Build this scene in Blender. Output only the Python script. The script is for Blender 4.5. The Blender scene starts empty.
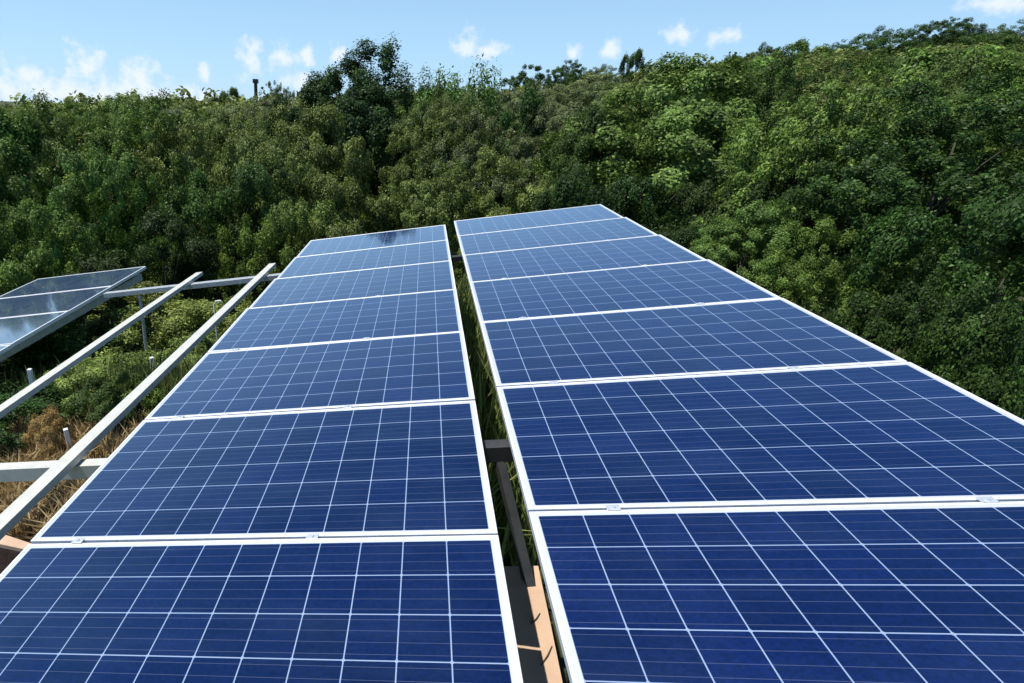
import bpy, bmesh, math, random
import numpy as np
from mathutils import Matrix, Vector

S = bpy.context.scene
COL = S.collection
rad = math.radians

# ------------------------------------------------------------------ camera
TILT = rad(10.5)                       # the array plane rises to the right
F, CX, CY = 532.37, 350.37, 341.5      # focal length and principal point (the photo is an off-centre crop)
RC = np.array([[0.98120974, 0.13124385, -0.14143016],
               [-0.08085657, -0.38584074, -0.91901531],
               [-0.17518463, 0.91318233, -0.36797877]])
ct, st = math.cos(TILT), math.sin(TILT)
RY = np.array([[ct, 0, -st], [0, 1, 0], [st, 0, ct]])     # array plane -> world


def W(x, y, h):
    return Vector(RY @ np.array([x, y, h], float))


CAMP = RY @ np.array([-0.1315, -0.5635, 1.4389])
RWc = RC @ RY.T                        # rows: right, down, forward in world axes
cam_d = bpy.data.cameras.new('camera')
cam = bpy.data.objects.new('camera', cam_d)
COL.objects.link(cam)
cam_d.sensor_width = 36.0
cam_d.lens = F / 1024 * 36
cam_d.shift_x = (512 - CX) / 1024
cam_d.clip_start = 0.05
cam_d.clip_end = 3000
m = np.eye(4)
m[:3, 0], m[:3, 1], m[:3, 2], m[:3, 3] = RWc[0], -RWc[1], -RWc[2], CAMP
cam.matrix_world = Matrix(m.tolist())
S.camera = cam


def ray(u, v):
    d = RWc.T @ np.array([(u - CX) / F, (v - CY) / F, 1.0])
    return d


def at_dist(u, v, d):
    """world point seen at (u, v), d metres away horizontally"""
    r = ray(u, v)
    return CAMP + r * d / math.hypot(r[0], r[1])


def at_z(u, v, z):
    r = ray(u, v)
    return CAMP + r * (z - CAMP[2]) / r[2]


def azel(u, v):
    r = ray(u, v)
    return math.atan2(r[0], r[1]), math.atan2(r[2], math.hypot(r[0], r[1]))


# ------------------------------------------------------------------ sun, sky, exposure
SUN_AZ, SUN_EL = rad(-98), rad(66)     # azimuth measured from +Y towards +X
sd = Vector((math.sin(SUN_AZ) * math.cos(SUN_EL), math.cos(SUN_AZ) * math.cos(SUN_EL), math.sin(SUN_EL)))
sl = bpy.data.lights.new('sun', 'SUN')
sl.energy = 5.0
sl.angle = rad(0.5)
sl.color = (1.0, 0.96, 0.89)
so = bpy.data.objects.new('sun', sl)
COL.objects.link(so)
so.rotation_euler = sd.to_track_quat('Z', 'Y').to_euler()

world = bpy.data.worlds.new('World')
S.world = world
world.use_nodes = True
nt = world.node_tree
N, L = nt.nodes, nt.links
N.clear()


def nd(tree, t, **kw):
    n = tree.nodes.new(t)
    for k, v in kw.items():
        if k.startswith('i_'):
            n.inputs[k[2:].replace('_', ' ')].default_value = v
        else:
            setattr(n, k, v)
    return n


def mth(tree, op, a=None, b=None, c=None, clamp=False):
    n = tree.nodes.new('ShaderNodeMath')
    n.operation = op
    n.use_clamp = clamp
    for i, x in enumerate((a, b, c)):
        if x is None:
            continue
        if isinstance(x, (int, float)):
            n.inputs[i].default_value = x
        else:
            tree.links.new(x, n.inputs[i])
    return n.outputs[0]


SKY = 0.105
sky = nd(nt, 'ShaderNodeTexSky', sky_type='NISHITA', sun_disc=False, sun_elevation=SUN_EL,
         sun_rotation=SUN_AZ, altitude=0, air_density=1.0, dust_density=0.0, ozone_density=3.0)
tc = nd(nt, 'ShaderNodeTexCoord')
sx = nd(nt, 'ShaderNodeSeparateXYZ')
L.new(tc.outputs['Generated'], sx.inputs[0])
az = mth(nt, 'ARCTAN2', sx.outputs[0], sx.outputs[1])
el = mth(nt, 'ARCSINE', sx.outputs[2])
cv = nd(nt, 'ShaderNodeCombineXYZ')
L.new(az, cv.inputs[0])
L.new(el, cv.inputs[1])
nz = nd(nt, 'ShaderNodeTexNoise', noise_dimensions='3D', i_Scale=52.0, i_Detail=7.0, i_Roughness=0.58)
L.new(tc.outputs['Generated'], nz.inputs['Vector'])
# small cumulus heaps low over the wood: (pixel of the heap's middle, half width, half height)
HEAPS = [(4, 90, 20, 14), (30, 75, 12, 9), (62, 92, 45, 12), (88, 68, 17, 20), (140, 82, 22, 20), (110, 95, 60, 14),
         (180, 100, 60, 12), (205, 75, 6, 9), (252, 60, 13, 15), (285, 58, 17, 12), (308, 57, 7, 9), (300, 82, 22, 10),
         (338, 54, 9, 9), (467, 44, 13, 11), (488, 51, 18, 7), (573, 53, 7, 6), (610, 50, 9, 8),
         (680, 35, 12, 7), (726, 37, 12, 6), (1000, 3, 22, 6), (-60, 80, 50, 25),
         (-160, 60, 60, 35)]
best = None
for (u, v, hw, hh) in HEAPS:
    a, e = azel(u, v)
    k = 1.0 / F
    sb = nd(nt, 'ShaderNodeVectorMath', operation='SUBTRACT')
    L.new(cv.outputs[0], sb.inputs[0])
    sb.inputs[1].default_value = (a, e, 0)
    ml = nd(nt, 'ShaderNodeVectorMath', operation='MULTIPLY')
    L.new(sb.outputs[0], ml.inputs[0])
    ml.inputs[1].default_value = (1 / (hw * k * 0.9), 1 / (hh * k * 1.0), 0)
    ln = nd(nt, 'ShaderNodeVectorMath', operation='LENGTH')
    L.new(ml.outputs[0], ln.inputs[0])
    o = ln.outputs['Value']
    best = o if best is None else mth(nt, 'SMOOTH_MIN', best, o, 0.25)
dens = mth(nt, 'SUBTRACT', 1.0, best)
dens = mth(nt, 'ADD', dens, mth(nt, 'MULTIPLY', mth(nt, 'SUBTRACT', nz.outputs['Fac'], 0.5), 3.4))
mr = nd(nt, 'ShaderNodeMapRange', interpolation_type='SMOOTHSTEP')
mr.inputs['From Min'].default_value = -0.3
mr.inputs['From Max'].default_value = 1.1
mr.inputs['To Max'].default_value = 0.82
L.new(dens, mr.inputs['Value'])
# thin pale veil just over the horizon
mx = nd(nt, 'ShaderNodeMix', data_type='RGBA')
L.new(mr.outputs[0], mx.inputs['Factor'])
hs = nd(nt, 'ShaderNodeHueSaturation')
hs.inputs['Hue'].default_value = 0.5
hs.inputs['Saturation'].default_value = 1.25
L.new(sky.outputs[0], hs.inputs['Color'])
veil = nd(nt, 'ShaderNodeMix', data_type='RGBA')
vf = nd(nt, 'ShaderNodeMapRange', interpolation_type='SMOOTHSTEP')
vf.inputs['From Min'].default_value = 0.62
vf.inputs['From Max'].default_value = -0.02
vf.inputs['To Max'].default_value = 0.80
L.new(el, vf.inputs['Value'])
L.new(vf.outputs[0], veil.inputs['Factor'])
L.new(hs.outputs[0], veil.inputs['A'])
veil.inputs['B'].default_value = (0.46 / SKY, 0.73 / SKY, 1.02 / SKY, 1)
L.new(veil.outputs['Result'], mx.inputs['A'])
mx.inputs['B'].default_value = (0.86 / SKY, 0.91 / SKY, 0.98 / SKY, 1)
bg = nd(nt, 'ShaderNodeBackground')
bg.inputs['Strength'].default_value = SKY
L.new(mx.outputs['Result'], bg.inputs['Color'])
wo = nd(nt, 'ShaderNodeOutputWorld')
L.new(bg.outputs[0], wo.inputs[0])

S.view_settings.view_transform = 'Standard'
S.view_settings.look = 'None'
S.view_settings.exposure = 0.12
S.view_settings.gamma = 1.0
S.view_settings.use_curve_mapping = False
S.cycles.max_bounces = 6
S.cycles.diffuse_bounces = 3
S.cycles.transmission_bounces = 3
S.cycles.transparent_max_bounces = 4
S.cycles.use_denoising = True

rng = np.random.default_rng(7)
random.seed(7)


# ------------------------------------------------------------------ materials
def new_mat(name):
    mt = bpy.data.materials.new(name)
    mt.use_nodes = True
    t = mt.node_tree
    b = t.nodes['Principled BSDF']
    return mt, t, b


def simple(name, col, rough=0.5, metal=0.0, noise=0.15, scale=8.0, bump=0.0, stain=None):
    mt, t, b = new_mat(name)
    tcn = t.nodes.new('ShaderNodeTexCoord')
    nzn = nd(t, 'ShaderNodeTexNoise', i_Scale=scale, i_Detail=6.0, i_Roughness=0.65)
    t.links.new(tcn.outputs['Object'], nzn.inputs['Vector'])
    cr = t.nodes.new('ShaderNodeValToRGB')
    lo = [c * (1 - noise * 2) for c in col]
    hi = [min(1, c * (1 + noise)) for c in col]
    if stain:
        lo = stain
    cr.color_ramp.elements[0].position = 0.3
    cr.color_ramp.elements[1].position = 0.65
    cr.color_ramp.elements[0].color = (*lo, 1)
    cr.color_ramp.elements[1].color = (*hi, 1)
    t.links.new(nzn.outputs['Fac'], cr.inputs[0])
    t.links.new(cr.outputs[0], b.inputs['Base Color'])
    rr = mth(t, 'ADD', mth(t, 'MULTIPLY', nzn.outputs['Fac'], 0.25), rough - 0.12)
    t.links.new(rr, b.inputs['Roughness'])
    b.inputs['Metallic'].default_value = metal
    if bump:
        bp = nd(t, 'ShaderNodeBump', i_Strength=bump, i_Distance=0.02)
        t.links.new(nzn.outputs['Fac'], bp.inputs['Height'])
        t.links.new(bp.outputs[0], b.inputs['Normal'])
    return mt


M_FRAME = simple('anodised_frame', (0.84, 0.85, 0.86), 0.45, 0.15, 0.06, 30)
M_RAIL = simple('pale_rail', (0.58, 0.575, 0.51), 0.55, 0.1, 0.06, 14)
M_STEEL = simple('galvanised_steel', (0.48, 0.50, 0.51), 0.5, 0.35, 0.12, 20)
M_SHADED_STEEL = simple('dark_shaded_steel', (0.040, 0.042, 0.045), 0.6, 0.1, 0.15, 14)  # dark finish; on the near crossbeam it paints in shade
M_CLAMP = simple('clamp_metal', (0.75, 0.77, 0.79), 0.35, 0.5, 0.05, 40)
M_BACK = simple('panel_back_sheet', (0.6, 0.6, 0.6), 0.6, 0, 0.05, 5)
M_PEACH = simple('peach_plaster', (0.60, 0.41, 0.28), 0.85, 0, 0.07, 5, 0.25)
M_SHADED_BRICK = simple('shaded_brown_brick', (0.11, 0.055, 0.04), 0.9, 0, 0.2, 9, 0.4)  # brick brown, darkened to paint in the shade of the wall's near face
M_WOOD = simple('weathered_wood', (0.28, 0.18, 0.10), 0.8, 0, 0.2, 14, 0.3)
M_BARK = simple('bark', (0.075, 0.066, 0.048), 0.9, 0, 0.25, 10, 0.5)
M_WHITE = simple('white_paint', (0.74, 0.76, 0.76), 0.5, 0, 0.06, 16)
M_BLACK = simple('black_plastic', (0.012, 0.012, 0.013), 0.5, 0, 0.1, 16)

PW, PH, PT = 1.956, 0.999, 0.040       # panel width, depth, thickness
PITCH = 1.012


def cell_material(name, cell_col, line_col, rough0):
    mt, t, b = new_mat(name)
    tcn = t.nodes.new('ShaderNodeTexCoord')
    sp = t.nodes.new('ShaderNodeSeparateXYZ')
    t.links.new(tcn.outputs['Object'], sp.inputs[0])
    X, Y = sp.outputs[0], sp.outputs[1]
    cpx, cpy = 0.1582, 0.1588
    # distance to nearest cell border, in metres
    def grid(v, pitch, off):
        q = mth(t, 'DIVIDE', mth(t, 'ADD', v, off), pitch)
        fr = mth(t, 'FRACT', q)
        return q, mth(t, 'MULTIPLY', mth(t, 'SUBTRACT', 0.5, mth(t, 'ABSOLUTE', mth(t, 'SUBTRACT', fr, 0.5))), pitch)
    qx, dx = grid(X, cpx, 6 * cpx)
    qy, dy = grid(Y, cpy, 3 * cpy)
    gx = mth(t, 'LESS_THAN', dx, 0.0020)
    gy = mth(t, 'LESS_THAN', dy, 0.0019)
    cor = mth(t, 'LESS_THAN', mth(t, 'ADD', dx, dy), 0.0075)
    outx = mth(t, 'GREATER_THAN', mth(t, 'ABSOLUTE', X), 6 * cpx - 0.0005)
    outy = mth(t, 'GREATER_THAN', mth(t, 'ABSOLUTE', Y), 3 * cpy - 0.0005)
    line = mth(t, 'MAXIMUM', mth(t, 'MAXIMUM', gx, gy), mth(t, 'MAXIMUM', cor, mth(t, 'MAXIMUM', outx, outy)))
    # bus bars along x, four to a cell
    q4, d4 = grid(Y, cpy / 4, cpy / 8 + 3 * cpy)
    bus = mth(t, 'LESS_THAN', d4, 0.0010)
    # polycrystalline cell colour, a shade different in each cell and panel
    cell = t.nodes.new('ShaderNodeCombineXYZ')
    t.links.new(mth(t, 'FLOOR', qx), cell.inputs[0])
    t.links.new(mth(t, 'FLOOR', qy), cell.inputs[1])
    oi = t.nodes.new('ShaderNodeObjectInfo')
    t.links.new(mth(t, 'MULTIPLY', oi.outputs['Random'], 37.0), cell.inputs[2])
    wn = nd(t, 'ShaderNodeTexWhiteNoise', noise_dimensions='3D')
    t.links.new(cell.outputs[0], wn.inputs['Vector'])
    vor = nd(t, 'ShaderNodeTexVoronoi', i_Scale=110.0)
    t.links.new(tcn.outputs['Object'], vor.inputs['Vector'])
    val = mth(t, 'ADD', mth(t, 'MULTIPLY', wn.outputs['Value'], 0.42), 0.72)
    sv = t.nodes.new('ShaderNodeSeparateColor')
    t.links.new(vor.outputs['Color'], sv.inputs[0])
    val = mth(t, 'MULTIPLY', val, mth(t, 'ADD', mth(t, 'MULTIPLY', sv.outputs[0], 0.5), 0.75))
    val = mth(t, 'MULTIPLY', val, mth(t, 'ADD', mth(t, 'MULTIPLY', oi.outputs['Random'], 0.35), 0.82))
    base = nd(t, 'ShaderNodeVectorMath', operation='SCALE')
    base.inputs[0].default_value = cell_col
    t.links.new(val, base.inputs['Scale'])
    m1 = nd(t, 'ShaderNodeMix', data_type='RGBA')
    t.links.new(mth(t, 'MULTIPLY', bus, 0.17), m1.inputs['Factor'])
    t.links.new(base.outputs[0], m1.inputs['A'])
    m1.inputs['B'].default_value = (0.30, 0.34, 0.46, 1)
    m2 = nd(t, 'ShaderNodeMix', data_type='RGBA')
    t.links.new(line, m2.inputs['Factor'])
    t.links.new(m1.outputs['Result'], m2.inputs['A'])
    m2.inputs['B'].default_value = (*line_col, 1)
    mg = nd(t, 'ShaderNodeMix', data_type='RGBA')
    t.links.new(mth(t, 'MAXIMUM', outx, outy), mg.inputs['Factor'])
    t.links.new(m2.outputs['Result'], mg.inputs['A'])
    mg.inputs['B'].default_value = (0.62, 0.63, 0.62, 1)
    m2 = mg
    # a little dust with streaks
    nzn = nd(t, 'ShaderNodeTexNoise', i_Scale=2.4, i_Detail=7.0, i_Roughness=0.7)
    mp = nd(t, 'ShaderNodeMapping')
    mp.inputs['Scale'].default_value = (0.6, 2.0, 1)
    t.links.new(tcn.outputs['Object'], mp.inputs[0])
    addv = nd(t, 'ShaderNodeVectorMath', operation='ADD')
    t.links.new(mp.outputs[0], addv.inputs[0])
    t.links.new(mth(t, 'MULTIPLY', oi.outputs['Random'], 90.0), addv.inputs[1])
    t.links.new(addv.outputs[0], nzn.inputs['Vector'])
    dm = nd(t, 'ShaderNodeMapRange')
    dm.inputs['From Min'].default_value = 0.44
    dm.inputs['From Max'].default_value = 0.85
    dm.inputs['To Max'].default_value = 0.13
    t.links.new(nzn.outputs['Fac'], dm.inputs['Value'])
    m3 = nd(t, 'ShaderNodeMix', data_type='RGBA')
    t.links.new(dm.outputs[0], m3.inputs['Factor'])
    t.links.new(m2.outputs['Result'], m3.inputs['A'])
    m3.inputs['B'].default_value = (0.10, 0.16, 0.28, 1)
    t.links.new(m3.outputs['Result'], b.inputs['Base Color'])
    rg = mth(t, 'ADD', mth(t, 'MULTIPLY', dm.outputs[0], 0.7), rough0)
    rg = mth(t, 'ADD', rg, mth(t, 'MULTIPLY', oi.outputs['Random'], 0.02))
    t.links.new(rg, b.inputs['Roughness'])
    b.inputs['IOR'].default_value = 1.62
    b.inputs['Coat Weight'].default_value = 1.0
    b.inputs['Coat IOR'].default_value = 1.62
    b.inputs['Coat Roughness'].default_value = 0.05
    b.inputs['Sheen Weight'].default_value = 0.27
    b.inputs['Sheen Roughness'].default_value = 0.4
    b.inputs['Sheen Tint'].default_value = (0.18, 0.45, 1.0, 1)
    wv = nd(t, 'ShaderNodeTexNoise', i_Scale=1.3, i_Detail=1.0)
    t.links.new(addv.outputs[0], wv.inputs['Vector'])
    bp = nd(t, 'ShaderNodeBump', i_Strength=0.02, i_Distance=0.02)
    t.links.new(wv.outputs['Fac'], bp.inputs['Height'])
    t.links.new(bp.outputs[0], b.inputs['Normal'])
    return mt


M_CELL = cell_material('solar_cells', (0.0030, 0.0080, 0.060), (0.31, 0.40, 0.56), 0.03)
M_CELL_SKYGREY = cell_material('sky_grey_solar_cells', (0.070, 0.095, 0.120), (0.12, 0.145, 0.17), 0.05)  # pale base colour carries part of the sky reflection


def leaf_material(name, dark=None, light=None, trans=0.28, rough=0.5, spec=0.22):
    mt, t, b = new_mat(name)
    at = nd(t, 'ShaderNodeAttribute', attribute_name='tint')
    oi = t.nodes.new('ShaderNodeObjectInfo')
    if light is None:
        mul = nd(t, 'ShaderNodeVectorMath', operation='SCALE')
        t.links.new(oi.outputs['Color'], mul.inputs[0])
        t.links.new(mth(t, 'ADD', mth(t, 'MULTIPLY', mth(t, 'POWER', at.outputs['Fac'], 1.7), 1.32), 0.33), mul.inputs['Scale'])
        colr = mul.outputs[0]
    else:
        cr = t.nodes.new('ShaderNodeValToRGB')
        cr.color_ramp.elements[0].color = (*dark, 1)
        cr.color_ramp.elements[1].color = (*light, 1)
        t.links.new(at.outputs['Fac'], cr.inputs[0])
        colr = cr.outputs[0]
    hsn = t.nodes.new('ShaderNodeHueSaturation')
    t.links.new(mth(t, 'ADD', mth(t, 'MULTIPLY', oi.outputs['Random'], 0.03), 0.488), hsn.inputs['Hue'])
    rnd2 = mth(t, 'FRACT', mth(t, 'MULTIPLY', oi.outputs['Random'], 17.3))
    t.links.new(mth(t, 'ADD', mth(t, 'MULTIPLY', rnd2, 0.35), 0.82), hsn.inputs['Value'])
    t.links.new(colr, hsn.inputs['Color'])
    t.links.new(hsn.outputs[0], b.inputs['Base Color'])
    b.inputs['Roughness'].default_value = rough
    b.inputs['Specular IOR Level'].default_value = spec
    tr = t.nodes.new('ShaderNodeBsdfTranslucent')
    t.links.new(hsn.outputs[0], tr.inputs['Color'])
    ms = t.nodes.new('ShaderNodeMixShader')
    ms.inputs[0].default_value = trans
    t.links.new(b.outputs[0], ms.inputs[1])
    t.links.new(tr.outputs[0], ms.inputs[2])
    t.links.new(ms.outputs[0], t.nodes['Material Output'].inputs['Surface'])
    return mt


M_LEAF = leaf_material('leaves')
TONE = {   # leaf colours; deep also paints in shade, grey also paints in haze
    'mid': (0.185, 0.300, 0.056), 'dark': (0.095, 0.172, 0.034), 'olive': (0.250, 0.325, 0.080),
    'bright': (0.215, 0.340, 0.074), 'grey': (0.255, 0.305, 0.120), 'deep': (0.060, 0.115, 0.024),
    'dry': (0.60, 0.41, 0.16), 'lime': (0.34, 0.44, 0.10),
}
M_GRASS = leaf_material('grass_blades', (0.06, 0.09, 0.02), (0.36, 0.40, 0.13))
M_DRYGRASS = leaf_material('dry_grass_blades', (0.28, 0.18, 0.07), (0.85, 0.68, 0.36))


# ------------------------------------------------------------------ mesh helpers
def mesh_obj(name, bm, mat, parent=None, smooth=False):
    me = bpy.data.meshes.new(name)
    bmesh.ops.recalc_face_normals(bm, faces=bm.faces)
    bm.to_mesh(me)
    bm.free()
    if smooth:
        for p in me.polygons:
            p.use_smooth = True
    return link(name, me, mat, parent)


def link(name, me, mat, parent=None):
    o = bpy.data.objects.new(name, me)
    if mat is not None and not me.materials:
        me.materials.append(mat)
    COL.objects.link(o)
    if parent is not None:
        o.parent = parent
    return o


def tag(o, label=None, cat=None, group=None, kind=None):
    if label:
        o['label'] = label
    if cat:
        o['category'] = cat
    if group:
        o['group'] = group
    if kind:
        o['kind'] = kind
    return o


def empty(name, loc, rot=(0, 0, 0)):
    o = bpy.data.objects.new(name, None)
    o.empty_display_size = 0.2
    o.location = loc
    o.rotation_euler = rot
    COL.objects.link(o)
    return o


def box(bm, x0, x1, y0, y1, z0, z1, bevel=0.0):
    vs = [bm.verts.new((x, y, z)) for x in (x0, x1) for y in (y0, y1) for z in (z0, z1)]
    fs = [(0, 1, 3, 2), (4, 6, 7, 5), (0, 4, 5, 1), (2, 3, 7, 6), (0, 2, 6, 4), (1, 5, 7, 3)]
    faces = [bm.faces.new([vs[i] for i in f]) for f in fs]
    if bevel:
        es = list({e for f in faces for e in f.edges})
        bmesh.ops.bevel(bm, geom=es, offset=bevel, segments=2, affect='EDGES', profile=0.5)


def tube(bm, pts, radii, seg=8, cap=True):
    rings = []
    n = len(pts)
    for i, p in enumerate(pts):
        p = Vector(p)
        a = Vector(pts[max(i - 1, 0)])
        b = Vector(pts[min(i + 1, n - 1)])
        d = (b - a).normalized()
        u = d.cross(Vector((0.31, 0.95, 0.05)) if abs(d.y) < 0.9 else Vector((1, 0, 0))).normalized()
        v = d.cross(u)
        r = radii[i]
        rings.append([bm.verts.new(p + u * math.cos(2 * math.pi * k / seg) * r + v * math.sin(2 * math.pi * k / seg) * r)
                      for k in range(seg)])
    for a, b in zip(rings, rings[1:]):
        for k in range(seg):
            bm.faces.new((a[k], a[(k + 1) % seg], b[(k + 1) % seg], b[k]))
    if cap:
        bm.faces.new(rings[0][::-1])
        bm.faces.new(rings[-1])


def channel(bm, y0, y1, w, h, th=0.004, flip=1):
    """C purlin along y, top at z = 0, web on one side, lips turned in"""
    prof = [(-w / 2, 0), (w / 2, 0), (w / 2, -0.016), (w / 2 - th, -0.016), (w / 2 - th, -th), (-w / 2 + th, -th),
            (-w / 2 + th, -h + th), (w / 2 - th, -h + th), (w / 2 - th, -h + 0.016), (w / 2, -h + 0.016), (w / 2, -h), (-w / 2, -h)]
    prof = [(x * flip, z) for x, z in prof]
    A = [bm.verts.new((x, y0, z)) for x, z in prof]
    B = [bm.verts.new((x, y1, z)) for x, z in prof]
    n = len(prof)
    for i in range(n):
        bm.faces.new((A[i], A[(i + 1) % n], B[(i + 1) % n], B[i]))
    bm.faces.new(A)
    bm.faces.new(B[::-1])


# ------------------------------------------------------------------ terrain
def sstep(t):
    t = np.clip(t, 0, 1)
    return t * t * (3 - 2 * t)


def G(x, y):
    d = np.hypot(x, y)
    g = -1.75 + 0.17 * np.clip(x, -9, 9)
    g = g + 0.75 * sstep((-x - 1.2) / 1.5) * sstep((5.6 - y) / 1.6) * sstep((x + 6.5) / 1.5)
    g = g + 10.0 * sstep((x + 22) / 95.0) * sstep((d - 18) / 85.0)
    g = g - 1.2 * sstep((-x - 5) / 30) * sstep((d - 10) / 40)
    g = g - 3.0 * sstep((y - 7.0) / 5.0) * sstep((40 - d) / 20) - 2.6 * sstep((x - 2.2) / 2.5) * sstep((8 - y) / 3) * sstep((30 - d) / 15)
    g = g + 0.05 * np.sin(x * 1.7 + 0.4) * np.cos(y * 1.3) + 0.25 * np.sin(x * 0.21) * np.cos(y * 0.17 + 1) * sstep((d - 12) / 20)
    return g


def build_ground():
    rs = np.concatenate([[0], np.linspace(0.6, 14, 24), np.geomspace(15, 1500, 44)])
    na = 120
    verts, faces = [], []
    for r in rs[1:]:
        for k in range(na):
            a = 2 * math.pi * k / na
            x, y = r * math.sin(a), r * math.cos(a)
            verts.append((x, y, float(G(x, y))))
    c = len(verts)
    verts.append((0, 0, float(G(0, 0))))
    for k in range(na):
        faces.append((c, (k + 1) % na, k))
    for i in range(len(rs) - 2):
        for k in range(na):
            a, b = i * na + k, i * na + (k + 1) % na
            faces.append((a, b, b + na, a + na))
    me = bpy.data.meshes.new('ground')
    me.from_pydata(verts, [], faces)
    me.update()
    for p in me.polygons:
        p.use_smooth = True
    mt, t, b = new_mat('soil_and_litter')
    tcn = t.nodes.new('ShaderNodeTexCoord')
    n1 = nd(t, 'ShaderNodeTexNoise', i_Scale=0.9, i_Detail=8.0, i_Roughness=0.7)
    n2 = nd(t, 'ShaderNodeTexNoise', i_Scale=14.0, i_Detail=6.0, i_Roughness=0.7)
    t.links.new(tcn.outputs['Object'], n1.inputs['Vector'])
    t.links.new(tcn.outputs['Object'], n2.inputs['Vector'])
    cr = t.nodes.new('ShaderNodeValToRGB')
    e = cr.color_ramp.elements
    e[0].position, e[1].position = 0.36, 0.68
    e[0].color = (0.040, 0.055, 0.016, 1)
    e[1].color = (0.16, 0.11, 0.06, 1)
    m_ = cr.color_ramp.elements.new(0.52)
    m_.color = (0.07, 0.065, 0.026, 1)
    t.links.new(mth(t, 'ADD', mth(t, 'MULTIPLY', n1.outputs['Fac'], 0.6), mth(t, 'MULTIPLY', n2.outputs['Fac'], 0.4)), cr.inputs[0])
    ln = nd(t, 'ShaderNodeVectorMath', operation='LENGTH')
    t.links.new(tcn.outputs['Object'], ln.inputs[0])
    fm = nd(t, 'ShaderNodeMapRange')
    fm.inputs['From Min'].default_value = 9.0
    fm.inputs['From Max'].default_value = 22.0
    t.links.new(ln.outputs['Value'], fm.inputs['Value'])
    gm = nd(t, 'ShaderNodeMix', data_type='RGBA')
    t.links.new(fm.outputs[0], gm.inputs['Factor'])
    t.links.new(cr.outputs[0], gm.inputs['A'])
    gm.inputs['B'].default_value = (0.040, 0.060, 0.018, 1)
    t.links.new(gm.outputs['Result'], b.inputs['Base Color'])
    b.inputs['Roughness'].default_value = 0.95
    bp = nd(t, 'ShaderNodeBump', i_Strength=0.6, i_Distance=0.05)
    t.links.new(n2.outputs['Fac'], bp.inputs['Height'])
    t.links.new(bp.outputs[0], b.inputs['Normal'])
    o = link('ground', me, mt)
    tag(o, kind='structure')


build_ground()


# ------------------------------------------------------------------ foliage
def leaf_mesh(name, cen, nrm, size, tint, mat, aspect=0.55):
    n = len(cen)
    nrm = nrm / np.linalg.norm(nrm, axis=1, keepdims=True)
    rnd = rng.normal(size=(n, 3))
    u = np.cross(nrm, rnd)
    u /= np.linalg.norm(u, axis=1, keepdims=True)
    v = np.cross(nrm, u)
    s = size.reshape(-1, 1) * 0.5
    droop = nrm * s * 0.25
    P = np.stack([cen - u * s, cen + v * s * aspect + droop, cen + u * s, cen - v * s * aspect + droop], axis=1).reshape(-1, 3)
    me = bpy.data.meshes.new(name)
    me.vertices.add(4 * n)
    me.vertices.foreach_set('co', P.astype(np.float32).ravel())
    me.loops.add(4 * n)
    me.loops.foreach_set('vertex_index', np.arange(4 * n, dtype=np.int32))
    me.polygons.add(n)
    me.polygons.foreach_set('loop_start', np.arange(0, 4 * n, 4, dtype=np.int32))
    me.polygons.foreach_set('loop_total', np.full(n, 4, dtype=np.int32))
    a = me.attributes.new('tint', 'FLOAT', 'FACE')
    a.data.foreach_set('value', tint.astype(np.float32))
    me.materials.append(mat)
    me.update()
    me.validate()
    return me


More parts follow.
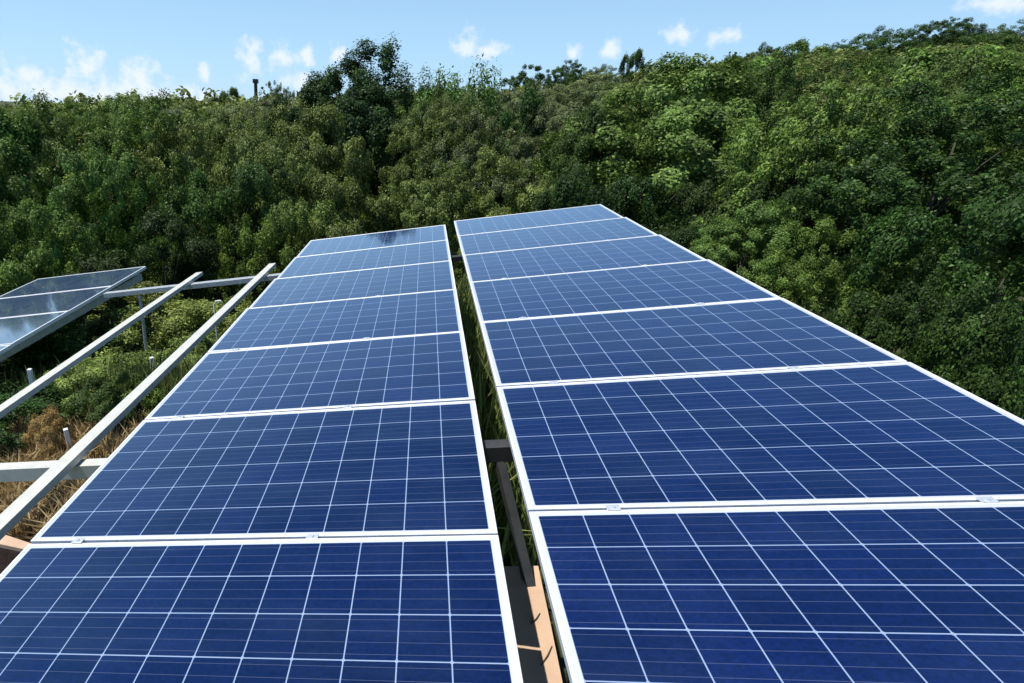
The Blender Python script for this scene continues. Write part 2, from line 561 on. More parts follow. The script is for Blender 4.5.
def crown_points(nleaf, leaf, nclump, shape, seed):
    """leaves of a crown with radius 1 and height 2 (z 0..2)"""
    r = np.random.default_rng(seed)
    # boughs: separate leafy lobes with hollows between them
    nl = {11: 20, 23: 15, 37: 34, 41: 9, 151: 12, 157: 16, 163: 8, 171: 24}.get(seed, 24 if nleaf > 30000 else (15 if nleaf > 5000 else 9))
    dome = shape == 'dome'
    kk = np.arange(nl) + 0.5
    ph = np.arccos(1 - 2 * kk / nl * 0.93)
    th = np.pi * (1 + 5 ** 0.5) * kk + r.normal(0, 0.25, nl)
    q = r.uniform(0.45, 0.68, nl) if dome else r.uniform(0.62, 0.86, nl)
    lobes = np.stack([np.cos(th) * np.sin(ph) * q, np.sin(th) * np.sin(ph) * q, 0.98 + np.cos(ph) * q * 0.98], 1)
    lobes += r.normal(0, 0.06, lobes.shape)
    if seed == 171:
        q = r.uniform(0.52, 0.76, nl)
        lobes[:, :2] = np.stack([np.cos(th) * np.sin(ph) * q, np.sin(th) * np.sin(ph) * q], 1)
    lr = r.uniform(0.38, 0.56, nl) if dome else r.uniform(0.18, 0.38, nl) * (24.0 / nl) ** 0.35
    if shape == 'cone':
        lobes[:, :2] *= (1.3 - lobes[:, 2:3] * 0.58)
        lr *= (1.2 - lobes[:, 2] * 0.36)
    pick = r.choice(nl, nclump, p=lr ** 2 / (lr ** 2).sum())
    d = r.normal(size=(nclump, 3))
    d[:, 2] += 0.3
    d += 0.5 * (lobes[pick] - np.array([0, 0, 0.9]))
    d /= np.linalg.norm(d, axis=1, keepdims=True)
    cc = lobes[pick] + d * (lr[pick] * r.uniform(0.6, 1.08, nclump))[:, None]
    cr_ = r.uniform(0.06, 0.13, nclump) * math.sqrt(200.0 / nclump)
    up = np.ones(nclump)
    if shape == 'shoots':
        k = 34
        a = r.uniform(0, 2 * np.pi, k)
        rr = np.sqrt(r.uniform(0, 1, k)) * 0.75
        zz = 1.85 - rr * 0.7 + r.uniform(-0.1, 0.45, k)
        sh = np.stack([rr * np.cos(a), rr * np.sin(a), zz], 1)
        cc = np.vstack([cc, sh])
        cr_ = np.concatenate([cr_, r.uniform(0.05, 0.08, k)])
        up = np.concatenate([up, np.full(k, 3.2)])
    cc[:, 2] = np.maximum(cc[:, 2], 0.04)
    w = cr_ ** 2 * up ** 0.5
    idx = r.choice(len(cc), nleaf, p=w / w.sum())
    dd = r.normal(size=(nleaf, 3))
    dd /= np.linalg.norm(dd, axis=1, keepdims=True)
    rad_ = cr_[idx] * r.uniform(0.25, 1.0, nleaf) ** 0.5 * r.choice([1, 1, 1, 1.35], nleaf)
    off = dd * rad_[:, None]
    off[:, 2] *= up[idx]
    cen = cc[idx] + off
    axis = np.array([0, 0, 0.9])
    out = cen - axis
    out /= np.linalg.norm(out, axis=1, keepdims=True) + 1e-6
    lo = cen - lobes[pick][np.minimum(idx, nclump - 1)]
    lo /= np.linalg.norm(lo, axis=1, keepdims=True) + 1e-6
    nrm = dd * 0.45 + lo * 0.7 + out * 0.3 + r.normal(size=(nleaf, 3)) * 0.55 + np.array([0, 0, 0.1])
    size = leaf * r.uniform(0.6, 1.25, nleaf)
    ctint = r.uniform(-0.18, 0.18, len(cc))
    tint = np.clip(0.42 + ctint[idx] + r.normal(0, 0.2, nleaf), 0, 1)
    keep = cen[:, 2] > 0.0
    return cen[keep], nrm[keep], size[keep], tint[keep], cc


CR = {}
ZTOP = {}


def crown(kind, tone):
    """crown mesh + trunk mesh of one kind, made once per tone"""
    key = kind
    if key in CR:
        return CR[key]
    spec = {
        'near_a': (85000, 0.033, 210, 'round', 11), 'near_b': (85000, 0.032, 190, 'round', 23),
        'near_c': (85000, 0.033, 230, 'round', 37), 'near_d': (80000, 0.034, 180, 'round', 41),
        'dome_a': (95000, 0.027, 460, 'dome', 151), 'dome_b': (95000, 0.027, 420, 'dome', 157),
        'dome_c': (95000, 0.028, 380, 'dome', 163), 'glossy': (100000, 0.028, 300, 'round', 171),
        'shoots': (80000, 0.032, 200, 'shoots', 53), 'cone': (40000, 0.045, 150, 'cone', 67),
        'mid_a': (26000, 0.055, 130, 'round', 71), 'mid_b': (26000, 0.055, 110, 'round', 83),
        'mid_c': (26000, 0.055, 140, 'round', 97), 'wispy': (9000, 0.055, 50, 'round', 101),
        'shrub_a': (16000, 0.062, 80, 'round', 113), 'shrub_b': (16000, 0.060, 70, 'round', 127),
    }[kind]
    cen, nrm, size, tint, cc = crown_points(*spec)
    me = leaf_mesh('crown', cen, nrm, size, tint, M_LEAF)
    ZTOP[kind] = float(np.percentile(cen[:, 2], 99.3 if kind == 'shoots' else 99.9))
    bm = bmesh.new()
    tube(bm, [(0, 0, -0.45), (0.01, 0.0, 0.0), (0.03, -0.02, 0.5), (0.0, 0.02, 1.1), (0.02, 0, 1.6)],
         [0.028, 0.023, 0.019, 0.012, 0.005], 8)
    rr = random.Random(spec[4])
    cc = cc * np.array([0.82, 0.82, 0.92])
    order = sorted(cc.tolist(), key=lambda c: rr.random())[:14]
    for c in order:
        z0 = min(c[2] * 0.5, 1.2)
        mid = (c[0] * 0.45, c[1] * 0.45, z0 + (c[2] - z0) * 0.55)
        tube(bm, [(0.01, 0, z0), mid, tuple(c)], [0.009, 0.006, 0.003], 5, cap=False)
    tm = bpy.data.meshes.new('trunk')
    bmesh.ops.recalc_face_normals(bm, faces=bm.faces)
    bm.to_mesh(tm)
    bm.free()
    for p in tm.polygons:
        p.use_smooth = True
    tm.materials.append(M_BARK)
    CR[key] = (me, tm)
    return CR[key]


def tree(u, v, d, r, kind, tone, label, cat='tree', group=None, name='tree', rot=None, pts=None):
    """a tree whose top is seen at (u, v) from d metres; r = crown radius in metres"""
    top = at_dist(u, v, d)
    g = float(G(top[0], top[1]))
    h = max(top[2] - g, 0.5)
    if name == 'tree' and h < 1.5 * r:
        g = top[2] - 1.5 * r
        h = 1.5 * r
    cm, tm = crown(kind, tone)
    base = 0.02 * h if name != 'shrub' else 0.0
    o = empty(name, (top[0], top[1], g))
    ztop = ZTOP[kind]
    sc = (r, r, (h - base) / ztop)
    c = link('crown', cm, None, o)
    c.color = (*TONE[tone], 1)
    t_ = link('trunk' if name == 'tree' else 'stem', tm, None, o)
    for q in (c, t_):
        q.location = (0, 0, base)
        q.scale = sc
        q.rotation_euler = (0, 0, rot if rot is not None else random.uniform(0, 6.28))
    tag(o, label, cat, group)
    return o


NEAR = ['near_a', 'near_b', 'near_c', 'near_d']

# named trees one can tell apart
T = [
    # --- left thicket
    (-25, 108, 19, 2.7, 'near_a', 'mid', 'green tree cut by the left edge of the photo above the far left array'),
    (45, 98, 20, 2.9, 'dome_a', 'mid', 'rounded green tree with soft domed top above the far left array'),
    (128, 94, 20, 2.9, 'dome_b', 'mid', 'green tree with slightly peaked top under the leftmost large cloud'),
    (188, 104, 21, 2.7, 'dome_a', 'olive', 'olive leaved tree catching the sun left of the skyline post'),
    (250, 112, 20, 2.6, 'dome_b', 'olive', 'pale olive tree below the dark skyline post'),
    (300, 106, 22, 2.6, 'near_c', 'olive', 'dull olive tree left of the dark tree with upright shoots'),
    (85, 150, 15.5, 2.0, 'dome_b', 'mid', 'full green tree behind the middle of the far left array'),
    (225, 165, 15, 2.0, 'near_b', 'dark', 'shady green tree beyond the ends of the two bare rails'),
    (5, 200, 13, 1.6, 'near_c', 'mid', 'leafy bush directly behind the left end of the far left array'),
    (160, 215, 12, 1.5, 'near_d', 'deep', 'dark bush just beyond the tip of the far left array'),
    (285, 200, 12.5, 1.5, 'near_b', 'mid', 'bush behind the left corner of the farthest left panel'),
    # --- middle; grey leaves paint in the haze of the slope
    (386, 51, 30, 4.8, 'shoots', 'deep', 'tall dark green tree with upright feathery shoots against the sky'),
    (344, 84, 26, 3.6, 'near_c', 'deep', 'dark tree forming the left shoulder of the tallest middle tree'),
    (465, 58, 27, 2.2, 'wispy', 'mid', 'thin crowned tree with see-through top right of the tallest middle tree'),
    (438, 86, 23, 2.3, 'dome_a', 'olive', 'olive tree tucked behind the right side of the tallest middle tree'),
    (528, 88, 24, 2.0, 'cone', 'dark', 'dark conical tree standing in the middle of the pale slope'),
    (490, 112, 22, 2.2, 'dome_c', 'grey', 'pale olive tree left of the dark conical tree'),
    (572, 106, 23, 2.2, 'dome_b', 'grey', 'pale olive tree right of the dark conical tree'),
    (350, 175, 13.5, 1.6, 'near_d', 'olive', 'leafy olive bush behind the middle of the farthest left panel'),
    (425, 152, 15, 2.0, 'dome_a', 'olive', 'sunlit olive thicket tree behind the gap between the panel columns'),
    (500, 152, 15, 1.9, 'dome_c', 'olive', 'olive thicket tree behind the left half of the right panel column'),
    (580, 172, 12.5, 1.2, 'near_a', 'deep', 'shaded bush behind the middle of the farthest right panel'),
    # --- right; deep leaves here paint in shade under and between the trees
    (688, 54, 20, 4.3, 'glossy', 'bright', 'big glossy leaved tree behind the far right corner of the panels'),
    (606, 106, 18, 1.9, 'glossy', 'dark', 'smaller darker tree forming the left lobe beside the big glossy tree'),
    (790, 56, 22, 2.0, 'dome_a', 'dark', 'tall dark green tree right of the big glossy tree'),
    (868, 62, 13, 2.0, 'dome_a', 'mid', 'broad green tree in the middle of the right hand wood'),
    (925, 58, 21, 2.2, 'dome_b', 'olive', 'sunny olive tree below the dark trees on the right skyline'),
    (985, 84, 11.5, 1.9, 'dome_b', 'dark', 'darker green tree with a domed top near the right edge of the wood'),
    (1060, 60, 14, 2.0, 'dome_c', 'mid', 'green tree cut by the right edge of the photo, upper one'),
    (806, 150, 12.5, 1.0, 'near_c', 'deep', 'dark hollow looking tree between the big glossy tree and the broad green tree'),
    (1070, 165, 8.5, 1.3, 'dome_c', 'dark', 'dim green tree cut by the right edge, lower one'),
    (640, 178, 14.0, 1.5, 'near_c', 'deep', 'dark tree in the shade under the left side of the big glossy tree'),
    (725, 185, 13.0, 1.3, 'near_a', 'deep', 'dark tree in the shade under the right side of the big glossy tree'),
    (765, 200, 10.2, 0.95, 'glossy', 'bright', 'bright leaved bush beside the third and fourth right panels'),
    (850, 225, 9.0, 0.85, 'dome_c', 'mid', 'leafy bush beside the panels half way along the right edge'),
    (925, 255, 7.8, 0.9, 'dome_a', 'deep', 'dark bush beside the second of the right panels'),
    (1005, 305, 6.4, 0.75, 'glossy', 'dark', 'low bush with scattered bright leaves beside the nearest right panels'),
    (690, 225, 10.8, 0.8, 'near_a', 'deep', 'dark bush close behind the far end of the right panel column'),
]
for a in T:
    tree(*a)

# undergrowth shrubs below the canopy
SH = [
    (150, 288, 9.0, 1.0, 'shrub_a', 'lime', 'sunlit shrub behind the bare rails under the far crossbeam'),
    (205, 300, 8.2, 0.8, 'shrub_b', 'lime', 'bright green shrub between the two bare rails'),
    (105, 318, 7.6, 0.8, 'shrub_a', 'lime', 'low shrub left of the thin metal pole'),
    (60, 330, 7.4, 0.9, 'shrub_b', 'dark', 'dark shrub under the edge of the far left array'),
    (180, 345, 6.6, 0.55, 'shrub_a', 'lime', 'low green shrub close to the left panel column'),
    (20, 350, 7.0, 0.8, 'shrub_a', 'dark', 'shaded shrub at the left edge under the far left array'),
    (95, 372, 6.2, 0.6, 'shrub_b', 'lime', 'yellowish green shrub beside the brown stake'),
    (185, 368, 6.2, 0.45, 'shrub_b', 'lime', 'light green shrub between the second bare rail and the left panels'),
    (200, 332, 7.2, 0.55, 'shrub_a', 'olive', 'olive shrub right under the second bare rail'),
    (105, 425, 5.0, 0.34, 'shrub_b', 'dark', 'small dark shrub between the brown withered shrub and the second rail'),
    (140, 428, 4.9, 0.30, 'shrub_a', 'mid', 'small green shrub just right of the second bare rail'),
    (75, 395, 5.7, 0.42, 'shrub_a', 'lime', 'light green shrub just behind the brown withered shrub'),
    (15, 418, 5.3, 0.55, 'shrub_b', 'dark', 'dark green shrub at the left edge below the first bare rail'),
]
for a in SH:
    tree(*a, cat='shrub', name='shrub')
tree(46, 412, 4.8, 0.19, 'shrub_b', 'dry', 'withered brown shrub below the first bare rail', 'shrub', None, 'shrub')

# trees of the middle distance that nothing tells apart
xs = np.linspace(-70, 1100, 27)
sky_x = [-80, 0, 60, 130, 200, 230, 330, 420, 500, 560, 620, 700, 760, 820, 880, 960, 1024, 1120]
sky_y = [104, 104, 101, 97, 99, 100, 98, 94, 88, 82, 74, 62, 58, 55, 53, 48, 47, 44]
for i, u in enumerate(xs):
    for d, dv in ((29, 6), (44, 0)):
        uu = u + random.uniform(-14, 14) + (20 if d == 44 else 0)
        vv = np.interp(uu, sky_x, sky_y) + dv + random.uniform(-3, 9)
        tone = 'grey' if 440 < uu < 640 or (uu < 330 and random.random() < 0.4) else random.choice(['mid', 'olive', 'mid', 'dark' if uu > 600 else 'olive'])  # grey tone puts the distance haze into the leaf colour
        side = 'left' if uu < 330 else ('middle' if uu < 640 else 'right')
        tree(uu, vv, d + random.uniform(-3, 3), d * random.uniform(0.085, 0.115), random.choice(['dome_a', 'dome_b', 'dome_c', 'dome_b', 'mid_a']), tone,
             'one of the merging tree crowns in the %s distance of the wood' % side, 'tree', 'merging trees in the %s distance' % side)

# skyline trees that stand out on the ridge
SKYT = [
    (765, 43, 75, 3.0, 'dome_a', 'dark', 'dark round crown on the skyline above the wood, right of centre'),
    (803, 40, 70, 2.6, 'mid_b', 'mid', 'small pointed crown beside the dark round skyline crown'),
    (880, 27, 85, 5.0, 'dome_a', 'dark', 'wide dark crown on the right skyline'),
    (957, 17, 95, 3.4, 'dome_b', 'dark', 'highest tree on the right skyline'),
    (985, 24, 95, 2.8, 'wispy', 'grey', 'thin see-through tree on the right skyline'),
    (1014, 22, 85, 4.4, 'dome_b', 'dark', 'dark crown on the skyline at the right edge'),
    (637, 50, 60, 1.3, 'mid_a', 'dark', 'narrow block shaped dark crown on the middle skyline'),
    (570, 61, 90, 3.4, 'dome_b', 'dark', 'dark rounded far tree on the middle skyline'),
    (532, 66, 100, 3.8, 'mid_c', 'dark', 'low far tree on the middle skyline left of the rounded one'),
    (603, 65, 90, 4.4, 'dome_a', 'grey', 'grey green far tree on the middle skyline'),
    (277, 82, 80, 2.6, 'dome_b', 'grey', 'grey mound of a tree beside the dark skyline post'),
    (232, 88, 80, 2.4, 'mid_a', 'dark', 'small dark far tree left of the skyline post'),
    (302, 89, 85, 1.4, 'mid_b', 'dark', 'tiny dark crown on the skyline right of the post'),
]
for a in SKYT:
    tree(*a)


# the far wood on the slope: one mass
def far_wood():
    P = [[], [], [], []]
    r = np.random.default_rng(5)
    for i in range(420):
        u = r.uniform(-110, 1140)
        d = r.uniform(58, 125)
        b = at_dist(u, 120, d)
        x, y = b[0], b[1]
        g = float(G(x, y))
        want = at_dist(u, np.interp(u, sky_x, sky_y) + r.uniform(-2, 12), d)[2]
        h = float(np.clip(want - g, 3.0, 9.0))
        rr = h * r.uniform(0.4, 0.6)
        cen, nrm, size, tint, _ = crown_points(900, 0.17, 40, 'round', 1000 + i)
        P[0].append(cen * np.array([rr, rr, h / 2]) + np.array([x, y, g]))
        P[1].append(nrm)
        P[2].append(size * rr)
        P[3].append(np.clip(tint + r.uniform(-0.15, 0.2), 0, 1))
    me = leaf_mesh('far_wood', *[np.concatenate(p) for p in P], M_LEAF, aspect=0.8)
    o = link('far_wood', me, None)
    o.color = (*TONE['olive'], 1)
    tag(o, 'far wooded slope merging below the skyline', 'woodland', None, 'stuff')


far_wood()


# ------------------------------------------------------------------ grass
def blades(name, n, area, hmin, hmax, mat, label, seed, wid=0.012, lean=0.35):
    r = np.random.default_rng(seed)
    x, y = area(r, n)
    n = len(x)
    z = G(x, y)
    h = r.uniform(hmin, hmax, n)
    a = r.uniform(0, 2 * np.pi, n)
    b = r.uniform(0, 2 * np.pi, n)
    ln = np.abs(r.normal(0, lean, n)) * h
    p0 = np.stack([x, y, z], 1)
    t = np.stack([np.cos(b), np.sin(b), np.zeros(n)], 1)
    m_ = p0 + np.stack([np.cos(a) * ln * 0.35, np.sin(a) * ln * 0.35, h * 0.62], 1)
    e = p0 + np.stack([np.cos(a) * ln, np.sin(a) * ln, h], 1)
    w = wid * r.uniform(0.6, 1.3, n)[:, None]
    V = np.stack([p0 - t * w, p0 + t * w, m_ + t * w * 0.7, m_ - t * w * 0.7, e], 1).reshape(-1, 3)
    me = bpy.data.meshes.new(name)
    base = np.arange(n) * 5
    loops = np.stack([base, base + 1, base + 2, base + 3, base + 3, base + 2, base + 4], 1).ravel()
    me.vertices.add(5 * n)
    me.vertices.foreach_set('co', V.astype(np.float32).ravel())
    me.loops.add(7 * n)
    me.loops.foreach_set('vertex_index', loops.astype(np.int32))
    me.polygons.add(2 * n)
    ls = np.stack([np.arange(n) * 7, np.arange(n) * 7 + 4], 1).ravel()
    lt = np.tile([4, 3], n)
    me.polygons.foreach_set('loop_start', ls.astype(np.int32))
    me.polygons.foreach_set('loop_total', lt.astype(np.int32))
    at = me.attributes.new('tint', 'FLOAT', 'FACE')
    at.data.foreach_set('value', np.repeat(np.clip(r.normal(0.45, 0.25, n), 0, 1), 2).astype(np.float32))
    me.materials.append(mat)
    me.update()
    me.validate()
    o = link(name, me, None)
    tag(o, label, 'grass', None, 'stuff')
    return o


def area_green(r, n):
    x = r.uniform(-9, 3.2, n)
    y = r.uniform(2.8, 11, n)
    k = ~((x < -2.0) & (x > -6) & (y < 3.7))
    return x[k], y[k]


def area_dry(r, n):
    x = r.uniform(-6.5, -1.8, n)
    y = r.uniform(2.0, 3.5, n)
    # clumps
    c = np.sin(x * 5.1 + 1) * np.cos(y * 4.3) + r.normal(0, 0.5, n)
    k = c > -0.3
    return x[k], y[k]


def area_gap(r, n):
    return r.uniform(-0.5, 0.9, n), r.uniform(2.4, 9, n)


blades('grass', 80000, area_green, 0.15, 0.55, M_GRASS, 'green grass and weeds on the ground under the arrays', 3)
blades('tall_grass', 2600, area_gap, 0.5, 1.25, M_GRASS, 'tall grass blades standing in the gap between the panel columns', 4, 0.013, 0.3)
blades('dry_grass', 42000, area_dry, 0.06, 0.26, M_DRYGRASS, 'dry yellow grass left of the left panel column', 6, 0.014, 0.6)

# ------------------------------------------------------------------ solar panels
ORD = ['nearest', 'second', 'third', 'fourth', 'fifth', 'sixth', 'farthest']


def ring(bm, w, h, t0, lip, zt, zb):
    """a rectangular frame: outer w x h, lip wide, from zt down to zb"""
    def loop(a, b, z):
        return [bm.verts.new((sx_ * a, sy_ * b, z)) for sx_, sy_ in ((-1, -1), (1, -1), (1, 1), (-1, 1))]
    o1, i1 = loop(w / 2, h / 2, zt), loop(w / 2 - lip, h / 2 - lip, zt)
    o2, i2 = loop(w / 2, h / 2, zb), loop(w / 2 - lip, h / 2 - lip, zb)
    for k in range(4):
        j = (k + 1) % 4
        bm.faces.new((o1[k], o1[j], i1[j], i1[k]))
        bm.faces.new((o2[j], o2[k], i2[k], i2[j]))
        bm.faces.new((o1[j], o1[k], o2[k], o2[j]))
        bm.faces.new((i1[k], i1[j], i2[j], i2[k]))
    es = [e for e in bm.edges if abs(e.verts[0].co.z - zt) < 1e-6 and abs(e.verts[1].co.z - zt) < 1e-6]
    bmesh.ops.bevel(bm, geom=es, offset=0.0015, segments=1, affect='EDGES')


def make_panel():
    root = empty('solar_panel', (0, 0, 0))
    bm = bmesh.new()
    ring(bm, PW, PH, 0, 0.0125, 0.0, -PT)
    mesh_obj('frame', bm, M_FRAME, root)
    bm = bmesh.new()
    a, b = PW / 2 - 0.0126, PH / 2 - 0.0126
    box(bm, -a, a, -b, b, -0.0065, -0.0025)
    mesh_obj('cell_sheet', bm, M_CELL, root)
    bm = bmesh.new()
    box(bm, -0.055, 0.055, PH / 2 - 0.20, PH / 2 - 0.09, -0.030, -0.0068, 0.003)
    mesh_obj('junction_box', bm, M_BLACK, root)
    return root


proto = make_panel()
used = False


def place_panel(loc, tilt, label, group, sag=0.0):
    global used
    if not used:
        o = proto
        used = True
    else:
        o = proto.copy()
        COL.objects.link(o)
        for ch in list(proto.children):
            c = ch.copy()
            COL.objects.link(c)
            c.parent = o
    o.location = loc
    o.rotation_euler = (rad(random.gauss(0, 0.12) + sag), -TILT - tilt + rad(random.gauss(0, 0.10)), 0)
    tag(o, label, 'solar panel', group)
    return o


def col_point(off, tilt, x, y, h=0.0):
    c_, s_ = math.cos(tilt), math.sin(tilt)
    return W(off[0] + x * c_ - h * s_, off[1] + y, off[2] + x * s_ + h * c_)


COLS = [
    ('left', (0.0, 0.0, 0.0), 0.0, -PW / 2, range(7), 'the left column'),
    ('right', (0.1254, 0.1074, 0.016), -0.0053, PW / 2, range(7), 'the right column'),
]
for cname, off, tl, xc, ks, txt in COLS:
    for k in ks:
        lab = '%s blue solar panel from the camera in %s' % (ORD[k], txt)
        if k == 0:
            lab = 'nearest blue solar panel in %s, cut by the bottom of the photo' % txt
        if k == 6:
            lab = 'farthest blue solar panel in %s, at the edge of the wood' % txt
        place_panel(col_point(off, tl, xc, k * PITCH + PITCH / 2), tl, lab, 'solar panels of the %s column' % cname,
                    0.9 if k > 3 else (0.5 if k == 3 else 0.0))
OFF3, TL3 = (-4.711, 0.1274, -0.1142), 0.004
PIT3 = rad(1.2)
grey_sheet = None
LB3 = {6: 'farthest grey reflecting panel of the far left array', 5: 'second farthest grey reflecting panel of the far left array',
       4: 'third farthest grey reflecting panel of the far left array', 3: 'panel at the left photo edge, nearest of the far left array'}
for k in (6, 5, 4, 3):
    yy = (k - 6.5) * PITCH
    o = place_panel(col_point(OFF3, TL3, -PW / 2, 7 * PITCH + yy * math.cos(PIT3), yy * math.sin(PIT3)), TL3, LB3[k],
                    'solar panels of the far left array')
    o.rotation_euler[0] += PIT3
    for ch in o.children:
        if ch.name.startswith('cell_sheet'):
            if grey_sheet is None:
                grey_sheet = ch.data.copy()
                grey_sheet.materials[0] = M_CELL_SKYGREY
            ch.data = grey_sheet

# clamps between neighbouring panels
cb = bmesh.new()
box(cb, -0.024, 0.024, -0.0145, 0.0145, 0.0005, 0.0045, 0.0012)
tube(cb, [(0, 0, 0.0040), (0, 0, 0.010)], [0.0075, 0.0075], 6)
box(cb, -0.020, 0.020, -0.0045, 0.0045, -PT - 0.001, 0.001)
cme = bpy.data.meshes.new('panel_clamp')
bmesh.ops.recalc_face_normals(cb, faces=cb.faces)
cb.to_mesh(cme)
cb.free()
cme.materials.append(M_CLAMP)
PURL = {'left': (-1.72, -0.70), 'right': (0.30, 1.46)}
for cname, off, tl, xc, ks, txt in COLS:
    for k in range(1, 7):
        for j, x in enumerate(PURL[cname]):
            o = bpy.data.objects.new('panel_clamp', cme)
            COL.objects.link(o)
            o.location = col_point(off, tl, x, k * PITCH)
            o.rotation_euler = (0, -TILT - tl, 0)
            tag(o, '%s clamp between the %s and %s panels of %s' % (['left hand', 'right hand'][j], ORD[k - 1], ORD[k], txt),
                'clamp', 'panel clamps on the two columns')

# ------------------------------------------------------------------ mounting structure
ROT = (0, -TILT, 0)


def purlin(x, y0, y1, h, w, hh, mat, label, group=None, flip=1, name='mounting_rail'):
    bm = bmesh.new()
    channel(bm, y0, y1, w, hh, 0.004, flip)
    o = mesh_obj(name, bm, mat)
    o.location = W(x, 0, h)
    o.rotation_euler = ROT
    tag(o, label, 'rail', group)
    return o


purlin(-3.28, -0.3, 6.02, -PT, 0.092, 0.042, M_RAIL, 'pale bare rail farther from the left panel column, holding no panel', 'bare rails without panels', -1)
purlin(-2.27, -0.3, 6.06, -PT, 0.092, 0.042, M_RAIL, 'pale bare rail next to the left panel column, holding no panel', 'bare rails without panels', -1)
purlin(-1.72, 0.05, 7.15, -PT - 0.002, 0.05, 0.05, M_RAIL, 'rail under the left half of the left panel column', 'rails under the panels', -1)
purlin(-0.70, 0.05, 7.15, -PT - 0.002, 0.05, 0.05, M_RAIL, 'rail under the right half of the left panel column', 'rails under the panels', -1)
purlin(0.42, 0.1, 7.25, -PT + 0.012, 0.05, 0.05, M_RAIL, 'rail under the left half of the right panel column', 'rails under the panels')
purlin(1.58, 0.1, 7.25, -PT + 0.004, 0.05, 0.05, M_RAIL, 'rail under the right half of the right panel column', 'rails under the panels')
purlin(-4.86, 3.0, 7.2, -0.23, 0.07, 0.10, M_STEEL, 'grey rail under the right edge of the far left array', 'rails under the far left array', -1)
purlin(-6.2, 3.0, 7.2, -0.23, 0.05, 0.05, M_STEEL, 'grey rail under the left side of the far left array', 'rails under the far left array')


def crossbeam(x0, x1, y, h, w, hh, mat, label):
    bm = bmesh.new()
    box(bm, x0, x1, -w / 2, w / 2, -hh, 0, 0.003)
    o = mesh_obj('crossbeam', bm, mat)
    o.location = W(0, y, h)
    o.rotation_euler = ROT
    tag(o, label, 'beam', 'crossbeams under the rails')


crossbeam(-4.45, -1.3, 5.62, -0.084, 0.09, 0.06, M_STEEL, 'far grey crossbeam under the ends of the bare rails')
crossbeam(-1.298, 2.05, 5.62, -0.094, 0.08, 0.06, M_SHADED_STEEL, 'far dark crossbeam hidden below the two columns')
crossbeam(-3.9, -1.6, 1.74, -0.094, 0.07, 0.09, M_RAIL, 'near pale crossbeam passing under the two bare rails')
crossbeam(-1.598, 2.05, 1.74, -0.094, 0.07, 0.09, M_SHADED_STEEL, 'near crossbeam coloured dark for shade, seen in the gap between the columns')  # continues the pale beam; shade below the panels is put into its colour


def post(x, y, h, w, mat, label, ztop=0.0, name='support_post', round_=False, foot=True):
    p = W(x, y, h)
    g = float(G(p.x, p.y)) - 0.25
    root = empty(name, (p.x, p.y, g))
    bm = bmesh.new()
    H = p.z - g + ztop
    if round_:
        tube(bm, [(0, 0, 0), (0, 0, H)], [w / 2, w / 2], 12)
    else:
        box(bm, -w / 2, w / 2, -w / 2, w / 2, 0, H, 0.003)
    mesh_obj('shaft', bm, mat, root)
    bm = bmesh.new()
    if round_:
        tube(bm, [(0, 0, H + 0.0005), (0, 0, H + 0.012)], [w / 2 + 0.006, w / 2 + 0.004], 12)
    else:
        box(bm, -w / 2 - 0.006, w / 2 + 0.006, -w / 2 - 0.006, w / 2 + 0.006, H + 0.0005, H + 0.010, 0.002)
    mesh_obj('cap', bm, mat, root)
    tag(root, label, 'post', None)
    return root


post(-3.98, 5.62, -0.19, 0.045, M_STEEL, 'thin metal pole holding up the far crossbeam between the bare rails', round_=True)
post(-0.95, 1.74, -0.20, 0.07, M_SHADED_STEEL, 'square dark post under the near crossbeam below the left column')
post(1.1, 1.74, -0.20, 0.07, M_SHADED_STEEL, 'square dark post under the near crossbeam below the right column')
post(-1.0, 5.62, -0.19, 0.07, M_STEEL, 'square post under the far crossbeam below the left column')
post(1.2, 5.62, -0.19, 0.07, M_STEEL, 'square post under the far crossbeam below the right column')
post(-5.9, 5.62, -0.35, 0.05, M_STEEL, 'square post holding up the far left array')


# stakes standing in the weeds, their tops seen at these points
def stake(u, v, d, w, mats, label, split=0.25):
    p = at_dist(u, v, d)
    g = float(G(p[0], p[1])) - 0.1
    H = p[2] - g
    root = empty('stake', (p[0], p[1], g))
    bm = bmesh.new()
    box(bm, -w / 2, w / 2, -w / 2, w / 2, 0, H - split, 0.002)
    mesh_obj('lower_shaft', bm, mats[0], root)
    bm = bmesh.new()
    box(bm, -w * 0.62, w * 0.62, -w * 0.62, w * 0.62, H - split + 0.001, H, 0.003)
    mesh_obj('painted_top', bm, mats[1], root)
    root.rotation_euler = (rad(random.uniform(-2, 2)), rad(random.uniform(-3, 3)), random.uniform(0, 1.5))
    tag(root, label, 'stake', 'stakes in the weeds left of the panels')


stake(28, 369, 5.6, 0.03, (M_WOOD, M_WHITE), 'thin brown stake with white top behind the first bare rail')
stake(68, 428, 4.6, 0.03, (M_WOOD, M_WHITE), 'short white topped stake left of the second bare rail', 0.2)
stake(151, 357, 6.0, 0.035, (M_WOOD, M_WHITE), 'small pale stake beside the thin metal pole', 0.2)
stake(116, 312, 8.0, 0.03, (M_WOOD, M_WHITE), 'pale stake half hidden in leaves behind the first bare rail', 0.3)

# hooked bit of wire behind the second rail
bm = bmesh.new()
hp = at_dist(214, 301, 7.2)
gz = float(G(hp[0], hp[1])) - hp[2]
tube(bm, [(0.02, 0, gz), (0.01, 0, gz * 0.4), (0.0, 0, -0.05), (0.03, 0, 0.0), (0.09, 0, 0.015), (0.11, 0, -0.03)], [0.012] * 6, 6)
o = mesh_obj('bent_wire', bm, M_WHITE, None, True)
o.location = hp
tag(o, 'white bent wire hook standing behind the second bare rail', 'wire')

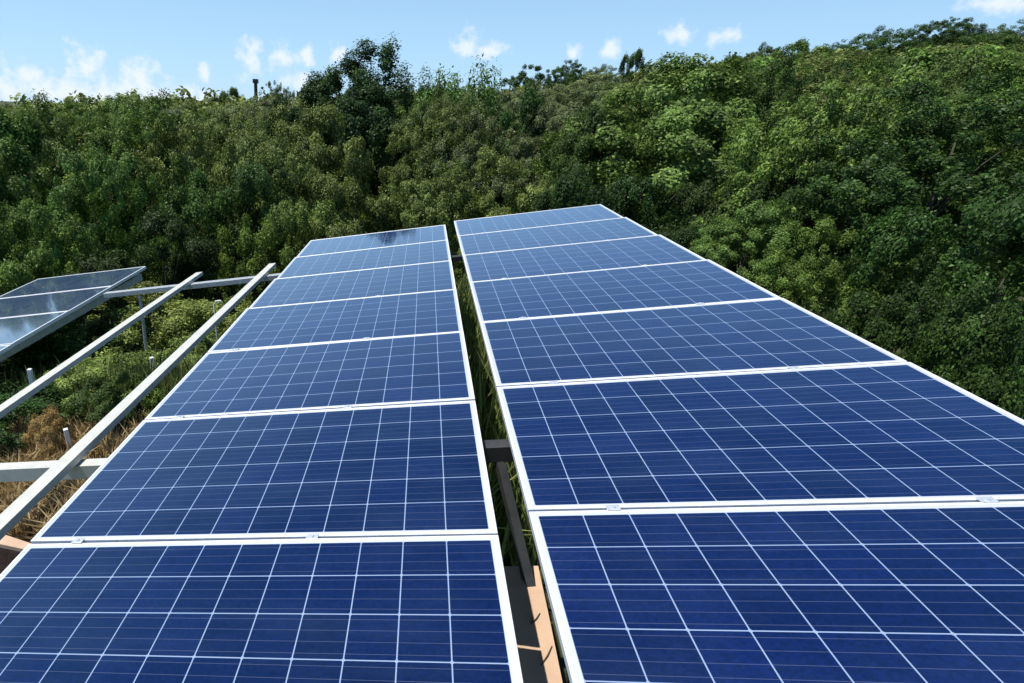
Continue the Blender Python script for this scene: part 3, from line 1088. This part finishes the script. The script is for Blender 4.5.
# peach slab and low wall on the ground
def prism(name, pts, z, depth, mat_top, mat_side, label, cat):
    cx_ = sum(p[0] for p in pts) / len(pts)
    cy_ = sum(p[1] for p in pts) / len(pts)
    root = empty(name, (cx_, cy_, z - depth))
    bm = bmesh.new()
    A = [bm.verts.new((p[0] - cx_, p[1] - cy_, depth - 0.03)) for p in pts]
    B = [bm.verts.new((p[0] - cx_, p[1] - cy_, 0)) for p in pts]
    n = len(pts)
    for i in range(n):
        bm.faces.new((A[i], A[(i + 1) % n], B[(i + 1) % n], B[i]))
    bm.faces.new(A)
    bm.faces.new(B[::-1])
    mesh_obj('wall_body' if 'wall' in name else 'slab_body', bm, mat_side, root)
    bm = bmesh.new()
    s = 1.004
    A = [bm.verts.new(((p[0] - cx_) * s, (p[1] - cy_) * s, depth)) for p in pts]
    B = [bm.verts.new(((p[0] - cx_) * s, (p[1] - cy_) * s, depth - 0.029)) for p in pts]
    for i in range(n):
        bm.faces.new((A[i], A[(i + 1) % n], B[(i + 1) % n], B[i]))
    bm.faces.new(A)
    bm.faces.new(B[::-1])
    bmesh.ops.recalc_face_normals(bm, faces=bm.faces)
    mesh_obj('coping' if 'wall' in name else 'plaster_top', bm, mat_top, root)
    tag(root, label, cat)


zs = -0.6
prism('plastered_slab', [at_z(u, v, zs)[:2] for u, v in ((420, 568), (538, 566), (550, 622), (570, 720), (420, 720))], zs, 1.3,
      M_PEACH, M_SHADED_BRICK, 'peach plastered slab lying on the ground in the gap between the columns', 'slab')
# dark brace running down from the near crossbeam in the gap
a_ = W(*(0.085, 1.72, -0.19))
b_ = Vector(at_z(530, 588, zs - 0.02))
bm = bmesh.new()
d_ = (b_ - a_)
tube(bm, [(0, 0, 0), tuple(d_)], [0.03, 0.03], 4)
o = mesh_obj('brace', bm, M_SHADED_STEEL)
o.location = a_
tag(o, 'dark steel brace sloping down from the near crossbeam in the gap', 'brace')


zw = -1.12
prism('low_wall', [at_z(u, v, zw)[:2] for u, v in ((-60, 513), (60, 553), (60, 557), (-60, 531))], zw, 0.9,
      M_PEACH, M_SHADED_BRICK, 'low wall with peach coping at the left edge, behind the nearest left panel', 'wall')  # body colour is brick with the near face's shade painted in

for (u0, v0, u1, v1), lab in (((531, 624, 540, 613), 'short dark twig lying across the peach slab, farther one'),
                              ((541, 665, 552, 646), 'longer dark twig lying across the peach slab, nearer one')):
    a_, b_ = at_z(u0, v0, zs + 0.004), at_z(u1, v1, zs + 0.004)
    bm = bmesh.new()
    d_ = Vector(b_ - a_)
    tube(bm, [(0, 0, 0), tuple(d_ * 0.5 + Vector((0.004, 0, 0.001))), tuple(d_)], [0.0025, 0.003, 0.002], 6)
    o = mesh_obj('twig', bm, M_BARK)
    o.location = a_
    tag(o, lab, 'twig', 'twigs on the slab')

# dark post on the skyline
p = at_dist(255.5, 79, 78)
g = float(G(p[0], p[1]))
root = empty('skyline_post', (p[0], p[1], g))
bm = bmesh.new()
H = p[2] - g
tube(bm, [(0, 0, 0), (0, 0, H * 0.5), (0, 0, H - 0.5)], [0.28, 0.24, 0.22], 8)
mesh_obj('shaft', bm, M_BLACK, root)
bm = bmesh.new()
box(bm, -0.32, 0.32, -0.32, 0.32, H - 0.499, H, 0.05)
mesh_obj('cap', bm, M_BLACK, root)
tag(root, 'dark narrow post rising above the trees on the left skyline', 'post')
